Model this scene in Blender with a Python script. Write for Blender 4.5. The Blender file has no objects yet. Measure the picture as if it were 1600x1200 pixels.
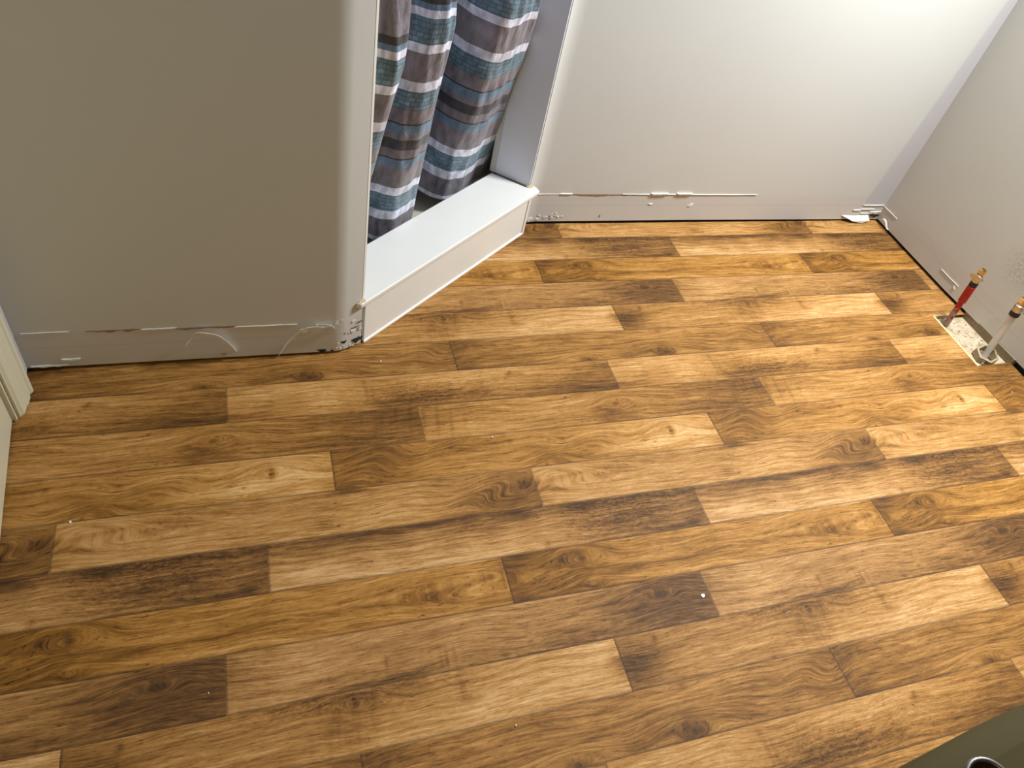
import bpy, bmesh, math, random
import numpy as np
from mathutils import Vector, Matrix

# ---------------------------------------------------------------- camera, world, light, exposure
S = 0.1                      # one board width of the floor print = 10 cm; all lengths below are in board widths
sc = bpy.context.scene
col = sc.collection
random.seed(7)
rng = np.random.default_rng(7)

cam_d = bpy.data.cameras.new('camera')
cam_d.sensor_width = 36.0
cam_d.lens = 36.0 * 1163.5 / 1600.0
cam_d.clip_start = 0.01
cam_o = bpy.data.objects.new('camera', cam_d)
col.objects.link(cam_o)
R_ = Vector((0.94777446, -0.26186688, 0.18206951))
U_ = Vector((0.07668505, 0.74121013, 0.66687851))
F_ = Vector((0.30958516, 0.61808841, -0.72258131))
M_ = Matrix(((R_.x, U_.x, -F_.x), (R_.y, U_.y, -F_.y), (R_.z, U_.z, -F_.z))).to_4x4()
M_.translation = Vector((0, -17.583028 * S, 12.893758 * S))
cam_o.matrix_world = M_
sc.camera = cam_o

w = bpy.data.worlds.new('world')
sc.world = w
w.use_nodes = True
bg = w.node_tree.nodes['Background']
bg.inputs[0].default_value = (0.75, 0.68, 0.55, 1)
bg.inputs[1].default_value = 0.10

sc.view_settings.view_transform = 'Standard'
sc.view_settings.look = 'None'
sc.view_settings.gamma = 1.0
sc.view_settings.exposure = 0.0
sc.view_settings.use_curve_mapping = False


def light(name, kind, loc, power, color, size=0.03, rot=(0, 0, 0), size_y=None):
    d = bpy.data.lights.new(name, kind)
    d.energy = power
    d.color = color
    if kind == 'POINT':
        d.shadow_soft_size = size
    elif kind == 'AREA':
        d.size = size
        if size_y:
            d.shape = 'RECTANGLE'
            d.size_y = size_y
    o = bpy.data.objects.new(name, d)
    o.location = [c * S for c in loc]
    o.rotation_euler = rot
    col.objects.link(o)
    return o


# three bulbs of the vanity light bar on the right wall, a ceiling lamp, and two added fills
VANITY = [(19.3, -4.9, 17.6), (19.3, -6.1, 17.6), (19.3, -7.3, 17.6)]
for p_ in VANITY:
    lo_ = light('vanity_bulb_light', 'SPOT', p_, 77.0, (0.95, 0.99, 1.0), 0.04)
    lo_.rotation_euler = (Vector((10.8, -8.0, 0)) - Vector(p_)).to_track_quat('-Z', 'Y').to_euler()
    lo_.data.spot_size = math.radians(140)
    lo_.data.spot_blend = 1.0
    lo_.data.shadow_soft_size = 0.04
light('warm_fill_light', 'AREA', (-1.0, -24.2, 11.5), 2.4, (1.0, 0.82, 0.28), 0.8, (math.radians(90), 0, 0), 1.6)  # added warm fill behind the camera, brightens the left wall
light('shower_lamp_light', 'POINT', (5.0, -6.5, 22.6), 12.0, (0.34, 0.52, 1.0), 0.06)

dl_ = light('floor_fill_light', 'SPOT', (13.0, -14.5, 23.6), 75.0, (1.0, 0.93, 0.82), 0.05)  # added spot that brightens the near right of the floor
dl_.data.spot_size = math.radians(75)
dl_.data.spot_blend = 1.0
dl_.data.shadow_soft_size = 0.05

# ---------------------------------------------------------------- helpers
def nmat(name):
    m = bpy.data.materials.new(name)
    m.use_nodes = True
    nt = m.node_tree
    b = nt.nodes['Principled BSDF']
    return m, nt, b


def plain(name, rgb, rough=0.5, metal=0.0, var=0.06, scale=60.0, bump=0.0, bscale=300.0, spec=0.5):
    """a plain surface whose colour wanders a little (procedural noise)"""
    m, nt, b = nmat(name)
    N, L = nt.nodes.new, nt.links.new
    tc = N('ShaderNodeTexCoord')
    no = N('ShaderNodeTexNoise')
    no.inputs['Scale'].default_value = scale
    no.inputs['Detail'].default_value = 4
    L(tc.outputs['Object'], no.inputs['Vector'])
    mx = N('ShaderNodeMix')
    mx.data_type = 'RGBA'
    mx.inputs[6].default_value = (*[c * (1 - var) for c in rgb], 1)
    mx.inputs[7].default_value = (*[min(1, c * (1 + var)) for c in rgb], 1)
    L(no.outputs['Fac'], mx.inputs[0])
    L(mx.outputs[2], b.inputs['Base Color'])
    b.inputs['Roughness'].default_value = rough
    b.inputs['Metallic'].default_value = metal
    b.inputs['Specular IOR Level'].default_value = spec
    if bump > 0:
        n2 = N('ShaderNodeTexNoise')
        n2.inputs['Scale'].default_value = bscale
        n2.inputs['Detail'].default_value = 3
        L(tc.outputs['Object'], n2.inputs['Vector'])
        bp = N('ShaderNodeBump')
        bp.inputs['Strength'].default_value = bump
        bp.inputs['Distance'].default_value = 0.0006
        L(n2.outputs['Fac'], bp.inputs['Height'])
        L(bp.outputs[0], b.inputs['Normal'])
    return m


def obj(name, bm, mat=None, parent=None, smooth=False, bevel=0.0, angle=35):
    me = bpy.data.meshes.new(name)
    bmesh.ops.recalc_face_normals(bm, faces=bm.faces)
    bm.to_mesh(me)
    bm.free()
    me.transform(Matrix.Scale(S, 4))
    if smooth:
        for p in me.polygons:
            p.use_smooth = True
        if smooth == 'auto':
            me.set_sharp_from_angle(angle=math.radians(angle))
    o = bpy.data.objects.new(name, me)
    if mat:
        me.materials.append(mat)
    col.objects.link(o)
    if parent:
        o.parent = parent
        o.matrix_parent_inverse = Matrix.Identity(4)
        if parent.type == 'EMPTY':
            me.transform(Matrix.Translation(-parent.location))
    if bevel > 0:
        md = o.modifiers.new('bevel', 'BEVEL')
        md.width = bevel * S
        md.segments = 3
        md.limit_method = 'ANGLE'
        md.angle_limit = math.radians(40)
    return o


def thing(name, label, cat, loc, group=None):
    o = bpy.data.objects.new(name, None)
    o.empty_display_size = 0.02
    o.location = [c * S for c in loc]
    col.objects.link(o)
    return tag(o, label, cat, group)


def tag(o, label, cat, group=None):
    o['label'] = label
    o['category'] = cat
    if group:
        o['group'] = group
    return o


def struct(o):
    o['kind'] = 'structure'
    return o


def prism(bm, pts, z0, z1):
    lo = [bm.verts.new((x, y, z0)) for x, y in pts]
    hi = [bm.verts.new((x, y, z1)) for x, y in pts]
    n = len(pts)
    bm.faces.new(lo[::-1])
    bm.faces.new(hi)
    for i in range(n):
        bm.faces.new((lo[i], lo[(i + 1) % n], hi[(i + 1) % n], hi[i]))
    return bm


def box(bm, x0, x1, y0, y1, z0, z1):
    return prism(bm, [(x0, y0), (x1, y0), (x1, y1), (x0, y1)], z0, z1)


def frame_of(d):
    d = Vector(d).normalized()
    a = Vector((0, 0, 1)) if abs(d.z) < 0.9 else Vector((1, 0, 0))
    u = d.cross(a).normalized()
    return u, d.cross(u).normalized()


def tube(bm, pts, rad, seg=20, cap=True, phase=0.0):
    """sweep a circle along pts; rad a number or one per point"""
    pts = [Vector(p) for p in pts]
    if not hasattr(rad, '__len__'):
        rad = [rad] * len(pts)
    rings = []
    u = None
    for i, p in enumerate(pts):
        d = (pts[min(i + 1, len(pts) - 1)] - pts[max(i - 1, 0)])
        if d.length < 1e-6:
            d = Vector((0, 0, 1))
        d.normalize()
        if u is None:
            u, v = frame_of(d)
        else:
            u = (u - d * u.dot(d)).normalized()
            v = d.cross(u)
        rings.append([bm.verts.new(p + (u * math.cos(phase + 2 * math.pi * k / seg) + v * math.sin(phase + 2 * math.pi * k / seg)) * rad[i]) for k in range(seg)])
    for a, b in zip(rings, rings[1:]):
        for k in range(seg):
            bm.faces.new((a[k], a[(k + 1) % seg], b[(k + 1) % seg], b[k]))
    if cap:
        bm.faces.new(rings[0][::-1])
        bm.faces.new(rings[-1])
    return bm


def lathe_axis(bm, base, d, prof, seg=24, phase=0.0):
    """prof = [(t along d, radius)]; steps allowed at equal t"""
    d = Vector(d).normalized()
    u, v = frame_of(d)
    base = Vector(base)
    rings = []
    for t, r in prof:
        rings.append([bm.verts.new(base + d * t + (u * math.cos(phase + 2 * math.pi * k / seg) + v * math.sin(phase + 2 * math.pi * k / seg)) * r) for k in range(seg)])
    for a, b in zip(rings, rings[1:]):
        for k in range(seg):
            bm.faces.new((a[k], a[(k + 1) % seg], b[(k + 1) % seg], b[k]))
    bm.faces.new(rings[0][::-1])
    bm.faces.new(rings[-1])
    return bm


# the diagonal shower front: origin, direction along it, and inward normal (s, o, z) -> world
DA = Vector((2.231, -4.866, 0))
DE = Vector((0.7854, 0.6190, 0))
DN = Vector((-0.6190, 0.7854, 0))


def dg(s, o, z=0.0):
    return DA + DE * s + DN * o + Vector((0, 0, z))


def dg2(s, o):
    p = dg(s, o)
    return (p.x, p.y)


# ---------------------------------------------------------------- materials
def wall_paint(name, rgb, corner_strip=False, smudge=None):
    m, nt, b = nmat(name)
    N, L = nt.nodes.new, nt.links.new
    geo = N('ShaderNodeNewGeometry')
    sep = N('ShaderNodeSeparateXYZ')
    L(geo.outputs['Position'], sep.inputs[0])
    # old base-moulding band: below ~10 cm the paint stops and a chalkier, pinker coat shows
    lt = N('ShaderNodeMath'); lt.operation = 'LESS_THAN'
    wob = N('ShaderNodeTexNoise'); wob.inputs['Scale'].default_value = 30
    L(geo.outputs['Position'], wob.inputs['Vector'])
    wm = N('ShaderNodeMath'); wm.operation = 'MULTIPLY_ADD'
    L(wob.outputs['Fac'], wm.inputs[0]); wm.inputs[1].default_value = 0.003; L(sep.outputs['Z'], wm.inputs[2])
    L(wm.outputs[0], lt.inputs[0]); lt.inputs[1].default_value = 0.102
    no = N('ShaderNodeTexNoise'); no.inputs['Scale'].default_value = 3.0; no.inputs['Detail'].default_value = 3
    L(geo.outputs['Position'], no.inputs['Vector'])
    mx = N('ShaderNodeMix'); mx.data_type = 'RGBA'
    mx.inputs[6].default_value = (*[c * 0.97 for c in rgb], 1)
    mx.inputs[7].default_value = (*[c * 1.03 for c in rgb], 1)
    L(no.outputs['Fac'], mx.inputs[0])
    mb = N('ShaderNodeMix'); mb.data_type = 'RGBA'
    L(lt.outputs[0], mb.inputs[0]); L(mx.outputs[2], mb.inputs[6])
    mb.inputs[7].default_value = (rgb[0] * 0.99, rgb[1] * 0.955, rgb[2] * 0.955, 1)
    # a faint grubby line half way up the band
    ln = N('ShaderNodeMath'); ln.operation = 'COMPARE'
    L(wm.outputs[0], ln.inputs[0]); ln.inputs[1].default_value = 0.066; ln.inputs[2].default_value = 0.0012
    l2 = N('ShaderNodeMath'); l2.operation = 'MULTIPLY'; L(ln.outputs[0], l2.inputs[0]); l2.inputs[1].default_value = 0.35
    ml = N('ShaderNodeMix'); ml.data_type = 'RGBA'
    L(l2.outputs[0], ml.inputs[0]); L(mb.outputs[2], ml.inputs[6]); ml.inputs[7].default_value = (rgb[0] * 0.7, rgb[1] * 0.66, rgb[2] * 0.62, 1)
    # tiny specks
    vo = N('ShaderNodeTexVoronoi'); vo.inputs['Scale'].default_value = 16.0
    L(geo.outputs['Position'], vo.inputs['Vector'])
    sp = N('ShaderNodeMath'); sp.operation = 'LESS_THAN'; L(vo.outputs['Distance'], sp.inputs[0]); sp.inputs[1].default_value = 0.022
    s2 = N('ShaderNodeMath'); s2.operation = 'MULTIPLY'; L(sp.outputs[0], s2.inputs[0]); s2.inputs[1].default_value = 0.4
    ms = N('ShaderNodeMix'); ms.data_type = 'RGBA'
    L(s2.outputs[0], ms.inputs[0]); L(ml.outputs[2], ms.inputs[6]); ms.inputs[7].default_value = (rgb[0] * 0.5, rgb[1] * 0.45, rgb[2] * 0.4, 1)
    last = ms.outputs[2]
    if corner_strip:      # a darker, slightly bluer strip beside the right-hand corner, wider at the bottom
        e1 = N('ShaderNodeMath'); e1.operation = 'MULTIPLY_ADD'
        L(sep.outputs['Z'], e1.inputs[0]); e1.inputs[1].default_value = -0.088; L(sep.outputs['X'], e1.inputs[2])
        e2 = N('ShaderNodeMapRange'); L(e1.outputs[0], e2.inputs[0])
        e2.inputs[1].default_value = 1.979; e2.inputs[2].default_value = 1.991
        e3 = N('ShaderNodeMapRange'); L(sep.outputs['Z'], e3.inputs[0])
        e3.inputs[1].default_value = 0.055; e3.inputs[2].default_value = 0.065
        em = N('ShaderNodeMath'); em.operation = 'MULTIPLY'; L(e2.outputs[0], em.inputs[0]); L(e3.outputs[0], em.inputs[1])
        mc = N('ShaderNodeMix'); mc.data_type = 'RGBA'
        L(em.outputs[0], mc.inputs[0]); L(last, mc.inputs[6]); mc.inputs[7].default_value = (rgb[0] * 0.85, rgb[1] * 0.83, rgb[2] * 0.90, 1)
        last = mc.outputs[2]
    if smudge:      # greasy brown speckle rubbed on the paint
        vd = N('ShaderNodeVectorMath'); vd.operation = 'DISTANCE'
        L(geo.outputs['Position'], vd.inputs[0]); vd.inputs[1].default_value = smudge
        md_ = N('ShaderNodeMapRange'); L(vd.outputs['Value'], md_.inputs[0])
        for i, v in enumerate((0.02, 0.085, 0.75, 0.0)):
            md_.inputs[i + 1].default_value = v
        ns = N('ShaderNodeTexNoise'); ns.inputs['Scale'].default_value = 170; ns.inputs['Detail'].default_value = 4
        L(geo.outputs['Position'], ns.inputs['Vector'])
        nr = N('ShaderNodeMapRange'); L(ns.outputs['Fac'], nr.inputs[0]); nr.inputs[1].default_value = 0.42; nr.inputs[2].default_value = 0.62
        mm = N('ShaderNodeMath'); mm.operation = 'MULTIPLY'; L(md_.outputs[0], mm.inputs[0]); L(nr.outputs[0], mm.inputs[1])
        mc = N('ShaderNodeMix'); mc.data_type = 'RGBA'
        L(mm.outputs[0], mc.inputs[0]); L(last, mc.inputs[6]); mc.inputs[7].default_value = (rgb[0] * 0.66, rgb[1] * 0.58, rgb[2] * 0.50, 1)
        last = mc.outputs[2]
    L(last, b.inputs['Base Color'])
    b.inputs['Roughness'].default_value = 0.42
    b.inputs['Specular IOR Level'].default_value = 0.35
    n2 = N('ShaderNodeTexNoise'); n2.inputs['Scale'].default_value = 140; n2.inputs['Detail'].default_value = 3
    L(geo.outputs['Position'], n2.inputs['Vector'])
    bp = N('ShaderNodeBump'); bp.inputs['Strength'].default_value = 0.12; bp.inputs['Distance'].default_value = 0.0006
    L(n2.outputs['Fac'], bp.inputs['Height']); L(bp.outputs[0], b.inputs['Normal'])
    return m


PAINT = wall_paint('greige_wall_paint', (0.585, 0.58, 0.55))
WHITE = plain('white_trim_paint', (0.76, 0.745, 0.70), 0.32, var=0.02, scale=30, bump=0.05, bscale=120)
CREAM = plain('cream_door_paint', (0.60, 0.55, 0.40), 0.38, var=0.02, scale=30)
CEIL = plain('ceiling_paint', (0.32, 0.31, 0.29), 0.8)
DARKGAP = plain('black_shade_and_marks', (0.012, 0.011, 0.012), 0.9)  # near-black colour carries the shade of gaps and holes, also a nail mark
PAPER = plain('torn_brown_paper', (0.30, 0.17, 0.10), 0.9, var=0.25, scale=400)
GYP = plain('torn_white_paper', (0.78, 0.76, 0.71), 0.8, var=0.05, scale=300)
CAULK = plain('old_yellow_caulk', (0.55, 0.43, 0.24), 0.6, var=0.2, scale=400)
PLATE = plain('brown_sole_plate', (0.20, 0.145, 0.075), 0.7, var=0.3, scale=120)

# ---------------------------------------------------------------- floor: sheet vinyl printed with oak boards
# nine different boards repeat along each row; every row is shifted, and after nine rows the print repeats
OFF = [8.63, 3.10, 7.44, 2.33, 9.12, 4.30, 8.20, 3.12, 1.10]
PER, SHIFT = 9.1, 5.72
# marks of the print: (board kind, u along board, v across board, half length, half width, tone, kind of figure)
FEAT = [(0, 0.56, 0.49, 1.0, 0.28, 0.2, 'c'), (0, 4.66, 0.71, 0.15, 0.12, -0.3, ''), (0, 4.67, 0.78, 0.3, 0.15, -0.25, ''), (0, 5.2, 0.02, 0.3, 0.06, -0.5, ''),
 (0, 5.23, 0.08, 0.5, 0.08, -0.45, ''), (0, 7.0, 0.11, 0.2, 0.05, -0.2, ''), (0, 7.68, 0.98, 0.7, 0.08, -0.45, ''), (0, 7.89, 0.69, 0.5, 0.15, -0.3, 's'),
 (0, 8.51, 0.51, 0.8, 0.32, -0.4, 's'), (0, 8.53, 0.43, 0.09, 0.07, -0.45, ''), (0, 8.69, 0.81, 0.6, 0.12, -0.35, ''), (1, 0.1, 0.13, 0.5, 0.2, -0.35, ''),
 (1, 2.12, 0.06, 1.5, 0.1, -0.6, ''), (1, 2.78, 0.74, 2.5, 0.25, 0.3, ''), (1, 3.73, 0.04, 1.2, 0.1, -0.45, ''), (1, 4.95, 0.08, 0.3, 0.1, -0.6, ''),
 (1, 5.38, 0.86, 0.05, 0.07, -0.5, ''), (1, 6.23, 0.12, 0.3, 0.12, -0.4, ''), (1, 6.26, 0.08, 0.35, 0.13, -0.45, ''), (1, 6.27, 0.12, 0.22, 0.09, -0.55, ''),
 (1, 7.13, 0.52, 0.9, 0.3, -0.3, 'f'), (1, 7.62, 0.04, 1.4, 0.14, -0.55, 'f'), (1, 7.76, 0.14, 0.9, 0.4, -0.25, ''), (1, 8.28, 0.94, 0.6, 0.07, -0.55, ''),
 (1, 8.74, 0.85, 0.15, 0.08, -0.55, ''), (1, 8.78, 0.89, 0.12, 0.07, -0.55, ''), (2, 0.19, 0.9, 0.18, 0.08, -0.65, ''), (2, 0.24, 0.28, 0.35, 0.45, -0.4, ''),
 (2, 0.91, 0.13, 0.9, 0.2, -0.4, ''), (2, 1.01, 0.87, 0.8, 0.2, -0.4, ''), (2, 1.35, 0.38, 0.5, 0.14, -0.25, ''), (2, 1.61, 0.24, 0.07, 0.09, -0.7, 'k'),
 (2, 1.62, 0.3, 0.1, 0.09, -0.75, 'k'), (2, 1.64, 0.9, 0.2, 0.1, -0.35, ''), (2, 1.69, 0.88, 0.1, 0.08, -0.45, 'k'), (2, 2.32, 0.72, 0.4, 0.06, -0.45, ''),
 (2, 2.7, 0.65, 0.4, 0.05, -0.5, ''), (2, 3.93, 0.64, 0.8, 0.07, -0.3, ''), (2, 4.36, 0.55, 0.5, 0.14, -0.25, ''), (2, 5.93, 0.61, 0.7, 0.07, -0.35, ''),
 (2, 8.14, 0.62, 1.4, 0.3, -0.05, 'c'), (3, 0.54, 0.52, 1.0, 0.4, 0.35, ''), (3, 2.6, 0.62, 0.03, 0.12, -0.35, ''), (3, 2.79, 0.94, 0.9, 0.09, -0.5, ''),
 (3, 3.57, 0.74, 0.018, 0.2, -0.55, ''), (3, 3.66, 0.76, 0.018, 0.2, -0.5, ''), (3, 3.78, 0.78, 0.018, 0.22, -0.6, ''), (3, 4.7, 0.93, 0.05, 0.05, -0.6, ''),
 (3, 5.21, 0.76, 0.05, 0.03, -0.6, ''), (3, 5.55, 0.9, 1.0, 0.14, -0.3, ''), (3, 6.02, 0.69, 0.35, 0.03, -0.5, ''), (3, 6.45, 0.88, 0.04, 0.08, -0.4, ''),
 (3, 7.27, 0.36, 0.8, 0.04, -0.45, ''), (3, 8.07, 0.33, 0.2, 0.06, -0.5, 'k'), (3, 8.1, 0.45, 1.0, 0.5, -0.38, ''), (3, 8.72, 0.46, 1.1, 0.5, -0.42, ''),
 (4, 0.17, 0.49, 0.4, 0.22, -0.45, ''), (4, 0.18, 0.52, 0.35, 0.2, -0.5, ''), (4, 0.4, 0.63, 0.4, 0.18, -0.5, ''), (4, 0.8, 0.15, 0.05, 0.06, -0.7, ''),
 (4, 3.04, 0.97, 0.05, 0.05, -0.4, ''), (4, 4.02, 0.54, 0.4, 0.3, -0.22, 'w'), (4, 4.08, 0.07, 1.2, 0.12, -0.4, 'f'), (4, 4.26, 0.25, 0.5, 0.3, -0.12, 'w'),
 (4, 4.32, 0.22, 0.04, 0.05, -0.6, 'k'), (4, 5.06, 0.17, 0.6, 0.15, -0.2, ''), (4, 5.28, 0.81, 2.0, 0.3, 0.2, ''), (4, 6.12, 0.29, 0.04, 0.25, -0.3, ''),
 (4, 6.34, 0.79, 1.2, 0.3, 0.25, ''), (4, 8.76, 0.19, 0.5, 0.3, 0.3, ''), (5, 0.04, 0.69, 0.5, 0.12, -0.4, ''), (5, 0.17, 0.15, 0.3, 0.2, -0.35, ''),
 (5, 0.2, 0.95, 0.4, 0.06, -0.5, ''), (5, 0.31, 0.07, 0.7, 0.2, -0.3, ''), (5, 3.44, 0.94, 0.22, 0.1, -0.6, 'k'), (5, 3.8, 0.6, 0.3, 0.035, -0.6, ''),
 (5, 3.91, 0.53, 0.5, 0.035, -0.5, ''), (5, 5.69, 0.88, 0.3, 0.18, -0.65, 'k'), (5, 5.78, 0.05, 0.1, 0.15, -0.3, ''), (5, 6.81, 0.62, 0.5, 0.2, -0.2, ''),
 (5, 8.65, 0.4, 0.5, 0.2, -0.12, 's'), (6, 0.7, 0.25, 0.6, 0.3, 0.2, ''), (6, 2.4, 0.37, 0.8, 0.3, 0.3, ''), (6, 2.98, 0.42, 0.04, 0.3, -0.3, ''),
 (6, 3.11, 0.44, 0.04, 0.2, -0.25, ''), (6, 3.5, 0.79, 0.8, 0.12, -0.35, ''), (6, 4.64, 0.67, 1.3, 0.22, -0.4, 'f'), (6, 5.99, 0.48, 1.0, 0.25, 0.25, ''),
 (6, 6.42, 0.23, 0.1, 0.05, -0.35, ''), (6, 6.46, 0.18, 0.05, 0.04, -0.5, ''), (6, 8.2, 0.9, 1.5, 0.13, -0.45, ''), (6, 8.64, 0.84, 0.9, 0.18, -0.4, ''),
 (7, 1.6, 0.67, 1.8, 0.4, 0.15, ''), (7, 4.55, 0.73, 0.35, 0.3, -0.3, ''), (7, 4.82, 0.44, 0.12, 0.1, -0.5, 'k'), (7, 7.32, 0.77, 1.0, 0.14, -0.4, ''),
 (7, 7.64, 0.18, 1.1, 0.22, -0.38, ''), (7, 8.88, 0.41, 1.0, 0.4, -0.38, 'w'), (8, 0.11, 0.88, 0.3, 0.1, -0.3, ''), (8, 1.0, 0.29, 0.9, 0.35, -0.32, 's'),
 (8, 2.74, 0.31, 0.5, 0.15, -0.3, ''), (8, 3.91, 0.24, 0.05, 0.06, -0.35, ''), (8, 4.53, 0.79, 1.0, 0.15, -0.2, 's'), (8, 5.69, 0.47, 1.0, 0.2, -0.25, 's'),
 (8, 7.29, 0.53, 1.0, 0.4, 0.3, ''), (8, 7.92, 0.42, 0.055, 0.13, -0.7, 'k'), (8, 8.57, 0.29, 0.6, 0.3, 0.2, '')]



def floor_material():
    m, nt, b = nmat('oak_print_vinyl')
    N, L = nt.nodes.new, nt.links.new

    def attr(n):
        a = N('ShaderNodeAttribute'); a.attribute_name = n
        return a

    def noise(src, sc3, detail=4, rough=0.55, dist=0.0, lac=2.0):
        mp = N('ShaderNodeMapping'); mp.vector_type = 'POINT'
        mp.inputs['Scale'].default_value = sc3
        L(src, mp.inputs['Vector'])
        n = N('ShaderNodeTexNoise'); n.inputs['Scale'].default_value = 1.0
        n.inputs['Detail'].default_value = detail
        n.inputs['Roughness'].default_value = rough
        n.inputs['Distortion'].default_value = dist
        L(mp.outputs[0], n.inputs['Vector'])
        return n.outputs['Fac']

    def mth(op, a, bb=None, c=None, clamp=False):
        x = N('ShaderNodeMath'); x.operation = op; x.use_clamp = clamp
        for i, q in enumerate((a, bb, c)):
            if q is None:
                continue
            if isinstance(q, (int, float)):
                x.inputs[i].default_value = q
            else:
                L(q, x.inputs[i])
        return x.outputs[0]

    def rng_(a, f0, f1, t0, t1):
        x = N('ShaderNodeMapRange'); x.clamp = True
        L(a, x.inputs[0])
        for i, q in enumerate((f0, f1, t0, t1)):
            x.inputs[i + 1].default_value = q
        return x.outputs[0]

    g = attr('grain').outputs['Vector']
    tone = attr('tone').outputs['Fac']
    fleck = attr('fleck').outputs['Fac']
    hue = attr('hue').outputs['Fac']
    streak = noise(g, (0.45, 9.0, 1.0), 5, 0.6, 0.15)
    fine = noise(g, (2.2, 34.0, 1.0), 4, 0.65, 0.0)
    pores = noise(g, (7.0, 60.0, 1.0), 3, 0.6, 0.0)
    cloud = noise(g, (0.9, 2.2, 1.0), 3, 0.5, 0.0)
    chat = noise(g, (9.0, 22.0, 1.0), 3, 0.7, 0.8)
    # grain rings: bands across the warped coordinate
    sp = N('ShaderNodeSeparateXYZ'); L(g, sp.inputs[0])
    ring = mth('SINE', mth('ADD', mth('MULTIPLY', sp.outputs[1], 46.0), mth('MULTIPLY', noise(g, (0.5, 3.0, 1.0), 3), 22.0)))
    ring = rng_(ring, 0.1, 1.0, 0.0, 1.0)
    # tone: 0 = dark walnut streak, 1 = pale oak
    t = mth('ADD', tone, mth('MULTIPLY', mth('SUBTRACT', streak, 0.5), 0.62))
    t = mth('ADD', t, mth('MULTIPLY', mth('SUBTRACT', cloud, 0.5), 0.20))
    t = mth('ADD', t, mth('MULTIPLY', mth('SUBTRACT', fine, 0.5), 0.80))
    t = mth('SUBTRACT', t, mth('MULTIPLY', ring, 0.10))
    t = mth('SUBTRACT', t, mth('MULTIPLY', rng_(pores, 0.56, 0.68, 0.0, 1.0), 0.20))
    t = mth('ADD', t, mth('MULTIPLY', mth('MULTIPLY', mth('SUBTRACT', chat, 0.5), fleck), 2.2))
    # short dark checks in the grain, in patches
    tick = rng_(noise(g, (4.2, 19.0, 1.0), 2, 0.5, 1.2), 0.64, 0.70, 0.0, 1.0)
    patch = rng_(noise(g, (0.7, 1.3, 1.0), 2, 0.5, 0.0), 0.46, 0.60, 0.0, 1.0)
    t = mth('SUBTRACT', t, mth('MULTIPLY', mth('MULTIPLY', tick, patch), 0.26))
    t = mth('MAXIMUM', mth('MINIMUM', t, 1.2), 0.0)
    cr = N('ShaderNodeValToRGB')
    e = cr.color_ramp.elements
    e[0].position = 0.0; e[0].color = (0.050, 0.028, 0.014, 1)
    e[1].position = 1.0; e[1].color = (0.66, 0.455, 0.260, 1)
    for p, c in ((0.22, (0.120, 0.062, 0.028, 1)), (0.45, (0.250, 0.134, 0.059, 1)), (0.68, (0.425, 0.245, 0.115, 1))):
        k = e.new(p); k.color = c
    L(t, cr.inputs[0])
    # some boards read greyer
    hs = N('ShaderNodeHueSaturation')
    L(cr.outputs[0], hs.inputs['Color'])
    L(rng_(hue, 0.0, 1.0, 1.10, 1.22), hs.inputs['Saturation'])
    # printed seam
    seam = attr('seam').outputs['Fac']
    mx = N('ShaderNodeMix'); mx.data_type = 'RGBA'
    L(mth('MULTIPLY', seam, 0.6), mx.inputs[0]); L(hs.outputs[0], mx.inputs[6]); mx.inputs[7].default_value = (0.05, 0.028, 0.014, 1)
    L(mx.outputs[2], b.inputs['Base Color'])
    L(rng_(fine, 0.3, 0.7, 0.66, 0.56), b.inputs['Roughness'])
    b.inputs['Specular IOR Level'].default_value = 0.18
    bp = N('ShaderNodeBump'); bp.inputs['Strength'].default_value = 0.25; bp.inputs['Distance'].default_value = 0.0004
    L(mth('ADD', fine, mth('MULTIPLY', pores, -0.5)), bp.inputs['Height'])
    L(bp.outputs[0], b.inputs['Normal'])
    return m


HOLE = (19.71, 20.99, -7.29, -5.20)          # the cut-out round the supply pipes: x0, x1, y0, y1
FX0, FX1, FY1 = -5.05, 20.97, -0.28          # the sheet stops at the walls


# how pale the print runs along each kind of board, from its left end to its right end: far edge, near edge
TONE = [
    ([.78, .74, .66, .60, .55, .58, .68, .66, .55, .50, .48], [.80, .80, .76, .74, .74, .76, .76, .72, .60, .50, .42]),
    ([.62, .42, .38, .45, .42, .45, .38, .35, .33, .30, .28], [.72, .76, .76, .76, .74, .75, .68, .50, .42, .32, .25]),
    ([.30, .38, .42, .55, .60, .60, .60, .62, .60, .62, .66], [.34, .48, .52, .52, .60, .60, .66, .62, .62, .62, .68]),
    ([.76, .72, .66, .62, .60, .58, .58, .55, .48, .34, .28], [.76, .68, .54, .48, .58, .50, .42, .38, .35, .28, .26]),
    ([.34, .50, .55, .55, .55, .55, .60, .68, .74, .78, .82], [.34, .50, .62, .62, .62, .66, .72, .76, .80, .83, .85]),
    ([.40, .50, .52, .50, .50, .45, .55, .55, .52, .50, .50], [.32, .42, .42, .48, .62, .48, .34, .50, .48, .48, .50]),
    ([.76, .74, .80, .62, .66, .72, .74, .72, .62, .45, .38], [.72, .68, .74, .62, .38, .36, .42, .52, .44, .30, .26]),
    ([.64, .60, .64, .62, .60, .50, .52, .48, .40, .34, .30], [.72, .70, .66, .60, .55, .45, .50, .44, .38, .34, .30]),
    ([.34, .38, .50, .55, .55, .62, .62, .66, .74, .80, .80], [.38, .42, .62, .66, .68, .60, .62, .70, .78, .82, .82]),
]


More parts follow.
